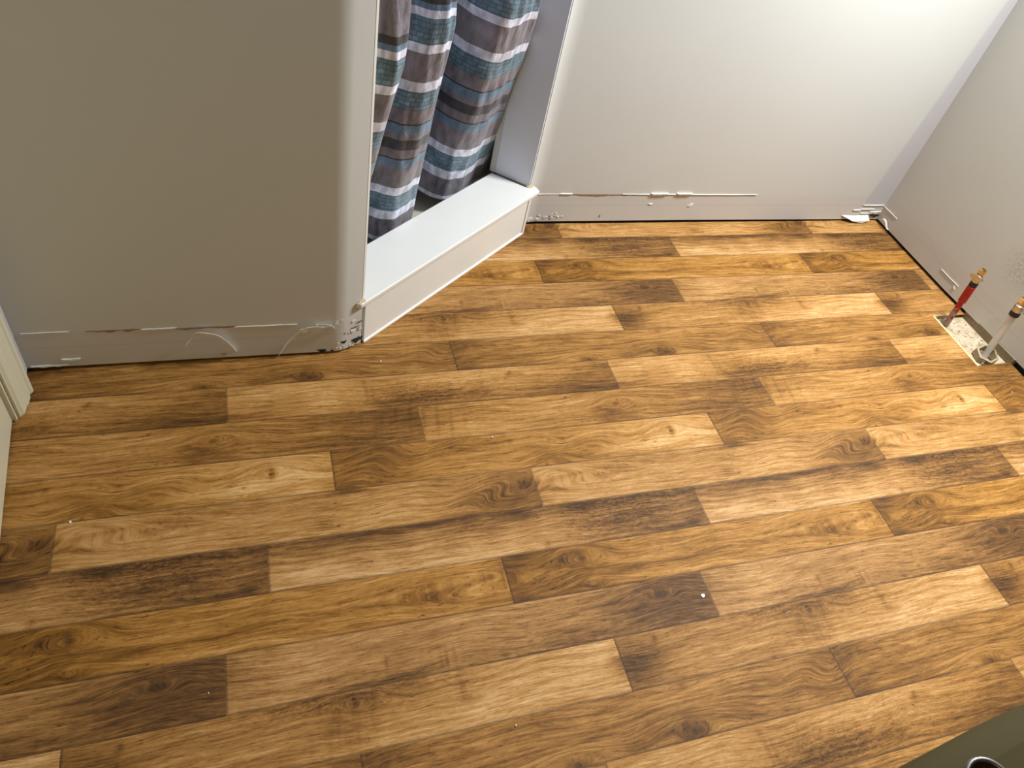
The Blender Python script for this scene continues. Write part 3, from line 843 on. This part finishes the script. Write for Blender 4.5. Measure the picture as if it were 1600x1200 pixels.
# ---------------------------------------------------------------- curtain
def curtain_material():
    m, nt, b = nmat('striped_curtain_fabric')
    N, L = nt.nodes.new, nt.links.new
    a = N('ShaderNodeAttribute'); a.attribute_name = 'cloth'      # x = along the cloth, y = height, in board widths
    sep = N('ShaderNodeSeparateXYZ'); L(a.outputs['Vector'], sep.inputs[0])
    WH, GR, BR, TE, BL, CH, DK = (0.68, 0.69, 0.82), (0.190, 0.172, 0.200), (0.185, 0.160, 0.180), (0.095, 0.155, 0.205), (0.125, 0.205, 0.300), (0.040, 0.040, 0.050), (0.022, 0.022, 0.034)
    bands = [(0.0, WH), (0.90, GR), (1.50, WH), (1.78, TE), (2.27, WH), (2.52, BR), (3.10, BL), (3.33, DK), (3.37, BR), (3.63, CH), (3.88, GR), (4.06, BL), (4.28, DK), (4.32, BR),
             (4.67, TE), (5.12, WH), (5.38, GR), (6.03, WH), (6.24, TE), (6.78, WH), (6.95, BL), (7.05, CH), (7.20, GR), (8.10, WH), (8.35, TE), (8.8, WH), (9.05, GR), (9.6, BL)]
    PERZ = 10.0
    dv = N('ShaderNodeMath'); dv.operation = 'DIVIDE'; L(sep.outputs['Y'], dv.inputs[0]); dv.inputs[1].default_value = PERZ
    fr = N('ShaderNodeMath'); fr.operation = 'FRACT'; L(dv.outputs[0], fr.inputs[0])
    cr = N('ShaderNodeValToRGB'); cr.color_ramp.interpolation = 'CONSTANT'
    e = cr.color_ramp.elements
    e[0].position = 0.0; e[0].color = (*bands[0][1], 1)
    e[1].position = bands[1][0] / PERZ; e[1].color = (*bands[1][1], 1)
    for z, c in bands[2:]:
        k = e.new(z / PERZ); k.color = (*c, 1)
    L(fr.outputs[0], cr.inputs[0])
    # woven hatch: small bricks with dark joints that show on the blue-green bands only
    tm = N('ShaderNodeValToRGB'); tm.color_ramp.interpolation = 'CONSTANT'
    f = tm.color_ramp.elements
    f[0].position = 0; f[0].color = (0, 0, 0, 1); f[1].position = 0.9999; f[1].color = (0, 0, 0, 1)
    for i, (z, c) in enumerate(bands):
        if c is TE:
            k = f.new(z / PERZ); k.color = (1, 1, 1, 1)
            k = f.new(bands[i + 1][0] / PERZ); k.color = (0, 0, 0, 1)
    L(fr.outputs[0], tm.inputs[0])
    bk = N('ShaderNodeTexBrick'); bk.inputs['Scale'].default_value = 1.0
    bk.inputs['Brick Width'].default_value = 0.20; bk.inputs['Row Height'].default_value = 0.105; bk.inputs['Mortar Size'].default_value = 0.012
    bk.inputs['Color1'].default_value = (1.55, 1.6, 1.6, 1); bk.inputs['Color2'].default_value = (1.0, 1.0, 1.0, 1); bk.inputs['Mortar'].default_value = (0.74, 0.74, 0.74, 1)
    wb = N('ShaderNodeTexNoise'); wb.inputs['Scale'].default_value = 2.0; L(a.outputs['Vector'], wb.inputs['Vector'])
    ad = N('ShaderNodeVectorMath'); ad.operation = 'MULTIPLY_ADD'
    L(wb.outputs['Color'], ad.inputs[0]); ad.inputs[1].default_value = (0.12, 0.05, 0); L(a.outputs['Vector'], ad.inputs[2])
    L(ad.outputs[0], bk.inputs['Vector'])
    mu = N('ShaderNodeMix'); mu.data_type = 'RGBA'; mu.blend_type = 'MULTIPLY'
    L(tm.outputs[0], mu.inputs[0]); L(cr.outputs[0], mu.inputs[6]); L(bk.outputs['Color'], mu.inputs[7])
    # slub: watery light and dark along the threads
    mp = N('ShaderNodeMapping'); mp.inputs['Scale'].default_value = (5.0, 2.0, 1); L(a.outputs['Vector'], mp.inputs['Vector'])
    no = N('ShaderNodeTexNoise'); no.inputs['Scale'].default_value = 1.0; no.inputs['Detail'].default_value = 5; L(mp.outputs[0], no.inputs['Vector'])
    mr = N('ShaderNodeMapRange'); L(no.outputs['Fac'], mr.inputs[0])
    for i, v in enumerate((0.3, 0.7, 0.55, 1.55)):
        mr.inputs[i + 1].default_value = v
    m2 = N('ShaderNodeMix'); m2.data_type = 'RGBA'; m2.blend_type = 'MULTIPLY'; m2.inputs[0].default_value = 1.0
    L(mu.outputs[2], m2.inputs[6]); L(mr.outputs[0], m2.inputs[7])
    L(m2.outputs[2], b.inputs['Base Color'])
    b.inputs['Roughness'].default_value = 0.42
    b.inputs['Specular IOR Level'].default_value = 0.45
    b.inputs['Sheen Weight'].default_value = 0.25
    n3 = N('ShaderNodeTexNoise'); n3.inputs['Scale'].default_value = 3.2; n3.inputs['Detail'].default_value = 5; L(a.outputs['Vector'], n3.inputs['Vector'])
    bp = N('ShaderNodeBump'); bp.inputs['Strength'].default_value = 0.7; bp.inputs['Distance'].default_value = 0.006
    L(n3.outputs['Fac'], bp.inputs['Height']); L(bp.outputs[0], b.inputs['Normal'])
    return m


CB = [(.05, 2.2), (.1, 1.95), (.3, 1.78), (.55, 1.68), (.8, 1.60), (1.05, 1.64), (1.3, 1.9), (1.95, 2.4), (2.2, 2.1), (2.3, 1.85), (2.54, 1.67), (2.9, 1.6), (3.45, 1.72), (3.6, 1.95), (4.0, 2.9), (4.6, 3.2), (4.9, 2.75), (4.97, 2.2), (5.19, 1.87), (6.05, 1.79), (7.06, 1.93), (7.3, 2.3)]
CT = [(.03, 1.6), (.06, 1.4), (.2, 1.2), (.35, 1.05), (.52, .97), (.75, 1.01), (.92, 1.4), (1.9, 2.45), (2.2, 2.15), (2.30, 1.9), (2.45, 1.70), (2.68, 1.60), (3.0, 1.64), (3.15, 1.9), (3.8, 3.0), (4.7, 3.6), (5.08, 3.2), (4.93, 2.42), (5.05, 1.75), (5.55, 1.61), (6.15, 1.60), (6.4, 2.0)]


def catmull(P, n):
    P = [np.array(p, float) for p in P]
    out = []
    m = len(P) - 1
    for i in range(n + 1):
        t = i / n * m; k = min(int(t), m - 1); f = t - k
        a, b, c, d = P[max(k - 1, 0)], P[k], P[k + 1], P[min(k + 2, m)]
        out.append(0.5 * (2 * b + (c - a) * f + (2 * a - 5 * b + 4 * c - d) * f * f + (3 * b - a - 3 * c + d) * f ** 3))
    return np.array(out)


def build_curtain():
    NS, NZ = 320, 190
    b0, t0 = catmull(CB, NS), catmull(CT, NS)
    arc_l = np.concatenate([[0], np.cumsum(np.hypot(*np.diff(b0, axis=0).T))])
    zs = np.concatenate([np.linspace(0.80, 7.6, 150), np.linspace(7.75, 18.6, NZ - 150)])
    bm = bmesh.new()
    rows, cl = [], []
    for z in zs:
        t = min(1.15, max(0, (z - 0.9) / 5.6))
        sec = b0 * (1 - t) + t0 * t
        ln = 0.17 * (min(z, 6.6) - 0.9)
        flat = max(0.0, min(1.0, (z - 7.0) / 9.0))
        row = []
        for i, (s_, o_) in enumerate(sec):
            a_ = arc_l[i]
            wr = 0.020 * math.sin(a_ * 6.3 + 1.4 * math.sin(z * 0.9)) + 0.014 * math.sin(a_ * 13 + z * 1.7) + 0.016 * math.sin(z * 2.3 + a_ * 2.0) * math.sin(a_ * 1.7)
            hem = 0.03 * math.sin(a_ * 5) * max(0, 1 - (z - 0.8) / 0.8)
            oo = (o_ - ln + wr) * (1 - flat) + (1.05 + (o_ - 2.1) * 0.8) * flat
            p = dg(s_ - 0.1 * flat, oo, z + 0.03 * math.sin(a_ * 2.1) + 0.02 * math.sin(a_ * 5.0))
            row.append(bm.verts.new(p)); cl.append((a_ * 1.15, z, 0))
        rows.append(row)
    for r0, r1 in zip(rows, rows[1:]):
        for k in range(NS):
            bm.faces.new((r0[k], r0[k + 1], r1[k + 1], r1[k]))
    o = obj('shower_curtain', bm, curtain_material(), smooth=True)
    at = o.data.attributes.new('cloth', 'FLOAT_VECTOR', 'POINT')
    at.data.foreach_set('vector', np.array(cl, np.float32).ravel())
    md = o.modifiers.new('thickness', 'SOLIDIFY'); md.thickness = 0.0008
    return tag(o, 'shower curtain with grey, teal, charcoal and white horizontal stripes', 'shower curtain')


curtain = build_curtain()
rod = thing('curtain_rod', 'chrome curtain rod across the shower opening above the striped curtain', 'curtain rod', (4.5, -2.2, 19.4))
CHROME = plain('chrome', (0.72, 0.72, 0.74), 0.12, 1.0, var=0.02)
bm = bmesh.new(); tube(bm, [dg(-0.04, 0.75, 19.4), dg(6.64, 0.75, 19.4)], 0.12); obj('bar', bm, CHROME, rod, smooth='auto')
for s_ in (0.3, 1.5, 2.6, 3.8, 5.0, 6.2):
    bm = bmesh.new(); c_ = dg(s_, 0.75, 19.26)
    tube(bm, [c_ + DN * (0.32 * math.cos(q)) + Vector((0, 0, 0.32 * math.sin(q))) for q in np.linspace(0, 2 * math.pi, 21)], 0.02, 8, False)
    obj('ring', bm, CHROME, rod, smooth=True)

# ---------------------------------------------------------------- door on the left wall with its casing
# casing profile: (distance toward the opening, thickness off the wall)
prof = [(0.0, 0.0), (0.0, 0.17), (0.05, 0.19), (0.11, 0.17), (0.14, 0.135), (0.24, 0.155), (0.33, 0.15), (0.40, 0.145), (0.46, 0.115), (0.50, 0.12), (0.58, 0.115), (0.66, 0.10), (0.70, 0.055), (0.73, 0.05), (0.73, 0.0)]
bm = bmesh.new()
prism(bm, [(LX + t, -5.70 - d) for d, t in prof], 0.06, 20.6)
struct(obj('trim_4', bm, CREAM, bevel=0.006))
bm = bmesh.new()
box(bm, LX - 0.9, LX - 0.01, -6.50, -6.31, 0.04, 20.5)
struct(obj('trim_5', bm, CREAM))
bm = bmesh.new()
prism(bm, [(LX - 0.09, -6.51), (LX - 0.44, -6.51), (LX - 0.10, -14.0), (LX + 0.40, -14.0)], 0.06, 20.3)
door = struct(obj('door_1', bm, CREAM, bevel=0.01))
bm = bmesh.new(); kb = Vector((LX + 0.36, -13.2, 9.5)); lathe_axis(bm, kb, (1, 0, 0), [(0, 0.30), (0.08, 0.30), (0.1, 0.12), (0.35, 0.12), (0.45, 0.26), (0.65, 0.28), (0.75, 0.18)])
obj('door_knob', bm, CHROME, door, smooth='auto')
bm = bmesh.new(); box(bm, -7.5, -7.3, -16, -4, 0, TOP)
struct(obj('wall_hall', bm, PAINT))

# ---------------------------------------------------------------- supply pipes
BRASS = plain('brass', (0.80, 0.64, 0.34), 0.22, 1.0, var=0.08, scale=300)
STEEL = plain('satin_chrome', (0.62, 0.60, 0.58), 0.22, 1.0, var=0.05, scale=300)
BLACK = plain('black_plastic', (0.012, 0.012, 0.014), 0.35)


def red_pipe_material():
    m, nt, b = nmat('red_stained_pipe')
    N, L = nt.nodes.new, nt.links.new
    tc = N('ShaderNodeTexCoord'); no = N('ShaderNodeTexNoise'); no.inputs['Scale'].default_value = 55; no.inputs['Detail'].default_value = 3; no.inputs['Distortion'].default_value = 1.0
    L(tc.outputs['Object'], no.inputs['Vector'])
    sp = N('ShaderNodeSeparateXYZ'); L(tc.outputs['Object'], sp.inputs[0])
    # red coat is whole on top and worn through towards the floor
    mr = N('ShaderNodeMapRange'); L(sp.outputs['Z'], mr.inputs[0]); mr.inputs[1].default_value = 0.065; mr.inputs[2].default_value = 0.095; mr.inputs[3].default_value = 0.0; mr.inputs[4].default_value = 0.5
    ad = N('ShaderNodeMath'); L(no.outputs['Fac'], ad.inputs[0]); L(mr.outputs[0], ad.inputs[1])
    cr = N('ShaderNodeValToRGB'); e = cr.color_ramp.elements
    e[0].position = 0.0; e[0].color = (0.30, 0.20, 0.17, 1); e[1].position = 0.56; e[1].color = (0.42, 0.008, 0.008, 1)
    k = e.new(0.50); k.color = (0.30, 0.20, 0.17, 1)
    k = e.new(0.53); k.color = (0.13, 0.006, 0.008, 1)
    L(ad.outputs[0], cr.inputs[0]); L(cr.outputs[0], b.inputs['Base Color'])
    b.inputs['Roughness'].default_value = 0.3
    return m


def supply(name, label, base, top, rad, pmat, pname, handle_dir, bend=(0, 0, 0)):
    t = thing(name, label, 'water pipe', base, None)
    b_, t_ = Vector(base), Vector(top)
    d = (t_ - b_).normalized()
    bm = bmesh.new()
    path = [b_.lerp(t_, q) + Vector(bend) * math.sin(math.pi * q) for q in np.linspace(0, 1, 14)]
    tube(bm, path, rad, 24)
    obj(pname, bm, pmat, t, smooth='auto')
    bm = bmesh.new(); lathe_axis(bm, t_ - d * 0.06, d, [(0, rad), (0.0, rad * 1.32), (0.02, rad * 1.4), (0.13, rad * 1.4), (0.15, rad * 1.3), (0.15, rad)])
    obj('compression_ring', bm, BLACK, t, smooth='auto')
    v0 = t_ + d * 0.09
    bm = bmesh.new()
    lathe_axis(bm, v0, d, [(0, rad * 0.9), (0, rad * 1.3), (0.06, rad * 1.38), (0.20, rad * 1.38), (0.22, rad * 1.1), (0.32, rad * 1.1)])
    hd = Vector(handle_dir).normalized()
    lathe_axis(bm, v0 + d * 0.15, hd, [(0.0, rad * 0.8), (rad * 1.4, rad * 0.8), (rad * 1.4, rad * 0.55), (rad * 2.0, rad * 0.55)], 16)
    obj('valve_body', bm, STEEL, t, smooth='auto')
    bm = bmesh.new()
    lathe_axis(bm, v0 + d * 0.27, d, [(0, rad * 1.0), (0, rad * 1.28), (0.03, rad * 1.34), (0.15, rad * 1.34), (0.17, rad * 1.2), (0.17, rad * 0.7), (0.10, rad * 0.65)], 6)
    obj('brass_nut', bm, BRASS, t)
    # oval flat lever handle
    c = v0 + d * 0.15 + hd * (rad * 2.0)
    side = hd.cross(d).normalized()
    bm = bmesh.new()
    out = []
    for k in range(24):
        a = 2 * math.pi * k / 24
        out.append((0.19 * math.cos(a) * (1 + 0.12 * math.cos(2 * a)), 0.095 * math.sin(a)))
    lo = [bm.verts.new(c + d * 0.0 + side * x + d * y) for x, y in out]
    hi = [bm.verts.new(c + hd * 0.05 + side * x * 0.9 + d * y * 0.9) for x, y in out]
    bm.faces.new(lo[::-1]); bm.faces.new(hi)
    for k in range(24):
        bm.faces.new((lo[k], lo[(k + 1) % 24], hi[(k + 1) % 24], hi[k]))
    obj('valve_handle', bm, STEEL, t, smooth='auto', bevel=0.008)
    return t


red = supply('supply_pipe', 'red-stained supply pipe with shut-off valve, at the far end of the floor cut-out', (19.99, -5.50, -0.13), (20.03, -5.33, 1.40), 0.085, red_pipe_material(), 'pipe', (-0.75, -0.25, 0.25))
# thicker red sleeve on the upper third
b_, t_ = Vector((19.99, -5.50, -0.13)), Vector((20.03, -5.33, 1.40))
bm = bmesh.new(); lathe_axis(bm, b_.lerp(t_, 0.60), (t_ - b_), [(0, 0.09), (0, 0.112), (0.02, 0.118), (0.53, 0.118), (0.55, 0.10)])
o = obj('red_sleeve', bm, plain('red_plastic', (0.40, 0.010, 0.010), 0.35, var=0.15, scale=100), red, smooth='auto'); o['label'] = 'bright red sleeve'
white_p = supply('supply_pipe', 'milky white supply pipe with shut-off valve, nearer the camera beside the right wall', (20.42, -6.86, -0.13), (20.44, -6.66, 1.42), 0.10, plain('milky_pex', (0.66, 0.62, 0.56), 0.35, var=0.06), 'pipe', (0.35, -0.9, 0.0), bend=(0.0, 0.0, 0))

# hexagonal wall flange lying at the foot of the white pipe
fl = thing('pipe_flange', 'beige hexagonal flange lying loose round the foot of the white pipe', 'pipe flange', (20.28, -6.93, -0.13))
bm = bmesh.new()
FC = Vector((20.24, -6.93, -0.12)); tilt = Matrix.Rotation(math.radians(10), 3, 'X') @ Matrix.Rotation(math.radians(-8), 3, 'Y')
N6 = 6
def hexr(r, z, a0=0.25):
    return [bm.verts.new(FC + Vector((0.05, 0, 0)) + tilt @ Vector((r * math.cos(a0 + k * math.pi / 3), r * math.sin(a0 + k * math.pi / 3), z + 0.06))) for k in range(N6)]
ro, to, ti, ri = hexr(0.35, -0.02), hexr(0.34, 0.20), hexr(0.27, 0.21), hexr(0.24, 0.0)
for A_, B_ in ((ro, to), (to, ti), (ti, ri), (ri, ro)):
    for k in range(N6 - 1 if False else N6):
        bm.faces.new((A_[k], A_[(k + 1) % N6], B_[(k + 1) % N6], B_[k]))
obj('collar', bm, plain('beige_flange_plastic', (0.33, 0.26, 0.15), 0.45, var=0.1, scale=100), fl, bevel=0.012)
bm = bmesh.new(); lathe_axis(bm, (20.10, -7.13, -0.12), (0.1, -0.1, 1), [(0, 0.05), (0.10, 0.05), (0.10, 0.09), (0.13, 0.085), (0.15, 0.04)], 14)
obj('screw', bm, STEEL, fl, smooth='auto')

# crumbs of board in the cut-out: uncountable dust
bm = bmesh.new()
r_ = random.Random(3)
for i in range(36):
    x, y = r_.uniform(19.76, 20.88), r_.uniform(-7.25, -5.25)
    s_ = r_.uniform(0.008, 0.022)
    bmesh.ops.create_icosphere(bm, subdivisions=1, radius=s_, matrix=Matrix.Translation((x, y, -0.13 + s_ * 0.6)) @ Matrix.Diagonal((1.4, 0.8, 0.6, 1)))
o = obj('board_crumbs', bm, plain('dark_crumbs', (0.16, 0.10, 0.055), 0.9, var=0.5, scale=600)); tag(o, 'dark brown board crumbs strewn in the floor cut-out', 'crumbs'); o['kind'] = 'stuff'

# ---------------------------------------------------------------- paint chips on the floor
CHIPM = plain('white_chip', (0.80, 0.77, 0.70), 0.6)
chips = [(-3.603, -8.993, 0.030, 'white chip on the dark boards, left side of the floor by the door'), (4.639, -8.063, 0.026, 'tiny white chip in the middle of the floor'), (7.902, -12.517, 0.030, 'pale metal staple lying near a dark board end, lower middle of the floor'),
         (2.543, -5.533, 0.028, 'tiny white chip just in front of the curb\'s left end'), (-1.301, -12.574, 0.016, 'speck of plaster on the lower left boards'), (3.504, -14.113, 0.018, 'speck of plaster nearest the bottom edge of the photo'), (20.045, -8.376, 0.022, 'speck of plaster on the swirled board below the cut-out')]
for i, (x, y, r, lab) in enumerate(chips):
    bm = bmesh.new()
    rr = random.Random(i)
    n = 6
    pts = [(x + r * rr.uniform(0.7, 1.2) * math.cos(k * 2 * math.pi / n + 0.4) * (0.55 if i != 2 else 1), y + r * rr.uniform(0.8, 1.3) * math.sin(k * 2 * math.pi / n + 0.4)) for k in range(n)]
    prism(bm, pts, 0.001, 0.02)
    tag(obj('paint_chip' if i != 2 else 'staple', bm, CHIPM if i != 2 else STEEL), lab, 'chip' if i != 2 else 'staple', 'plaster and paint chips on the floor' if i != 2 else None)

# ---------------------------------------------------------------- ledge beside the photographer, with a dark round cup
OLIVE = plain('olive_ledge_paint', (0.090, 0.072, 0.030), 0.85, var=0.04, scale=20, spec=0.1)
bm = bmesh.new()
LP = [(3.2, -17.32), (3.9, -17.13), (4.51, -17.0), (5.176, -16.90), (6.0, -16.82), (8.5, -16.75), (8.5, -22.0), (3.2, -22.0)]
prism(bm, LP, 0.0, 7.72)
ledge = struct(obj('wall_half', bm, OLIVE, bevel=0.22, smooth='auto'))
cup = thing('cup', 'dark brown round cup with a chrome rim on the olive half wall', 'cup', (4.60, -17.34, 7.72))
bm = bmesh.new()
lathe_axis(bm, (4.60, -17.34, 7.72), (0, 0, 1), [(0, 0.15), (0.02, 0.18), (0.10, 0.195), (0.12, 0.175), (0.05, 0.14)], 32)
obj('bowl', bm, plain('dark_brown_glaze', (0.035, 0.016, 0.004), 0.25), cup, smooth='auto')
bm = bmesh.new()
tube(bm, [(4.60 + 0.19 * math.cos(a), -17.34 + 0.19 * math.sin(a), 7.84) for a in np.linspace(0, 2 * math.pi, 33)], 0.02, 10, False)
obj('rim', bm, plain('dull_chrome', (0.22, 0.22, 0.21), 0.35, 1.0), cup, smooth=True)

# ---------------------------------------------------------------- lamps (above the frame)
van = thing('vanity_light', 'three-bulb vanity light bar high on the right wall', 'wall lamp', (20.9, -6.1, 17.6))
bm = bmesh.new(); prism(bm, [(20.62, -8.2), (20.62, -4.0), (20.92, -4.0), (21.18, -8.2)], 17.1, 18.1); obj('back_plate', bm, CHROME, van, bevel=0.04)
for p_ in VANITY:
    bm = bmesh.new(); lathe_axis(bm, (20.62, p_[1], 17.6), (-1, 0, 0), [(0, 0.25), (0.5, 0.25), (0.55, 0.18), (0.62, 0.18)])
    obj('socket', bm, CHROME, van, smooth='auto')
t = thing('ceiling_lamp', 'round ceiling lamp base near the shower', 'ceiling lamp', (5.0, -6.5, TOP))
bm = bmesh.new(); lathe_axis(bm, (5.0, -6.5, TOP), (0, 0, -1), [(0, 0.7), (0.25, 0.7), (0.35, 0.6)], 32)
obj('canopy', bm, CHROME, t, smooth='auto')
t = thing('fill_lamp', 'unseen ring of the added fill spot over the near right of the floor', 'ceiling lamp', (13.0, -14.5, TOP))  # made-up ceiling ring for the added floor fill
bm = bmesh.new(); tube(bm, [(13.0 + 0.75 * math.cos(a), -14.5 + 0.75 * math.sin(a), TOP) for a in np.linspace(0, 2 * math.pi, 33)], 0.12, 10, False)
obj('ring', bm, WHITE, t, smooth=True)
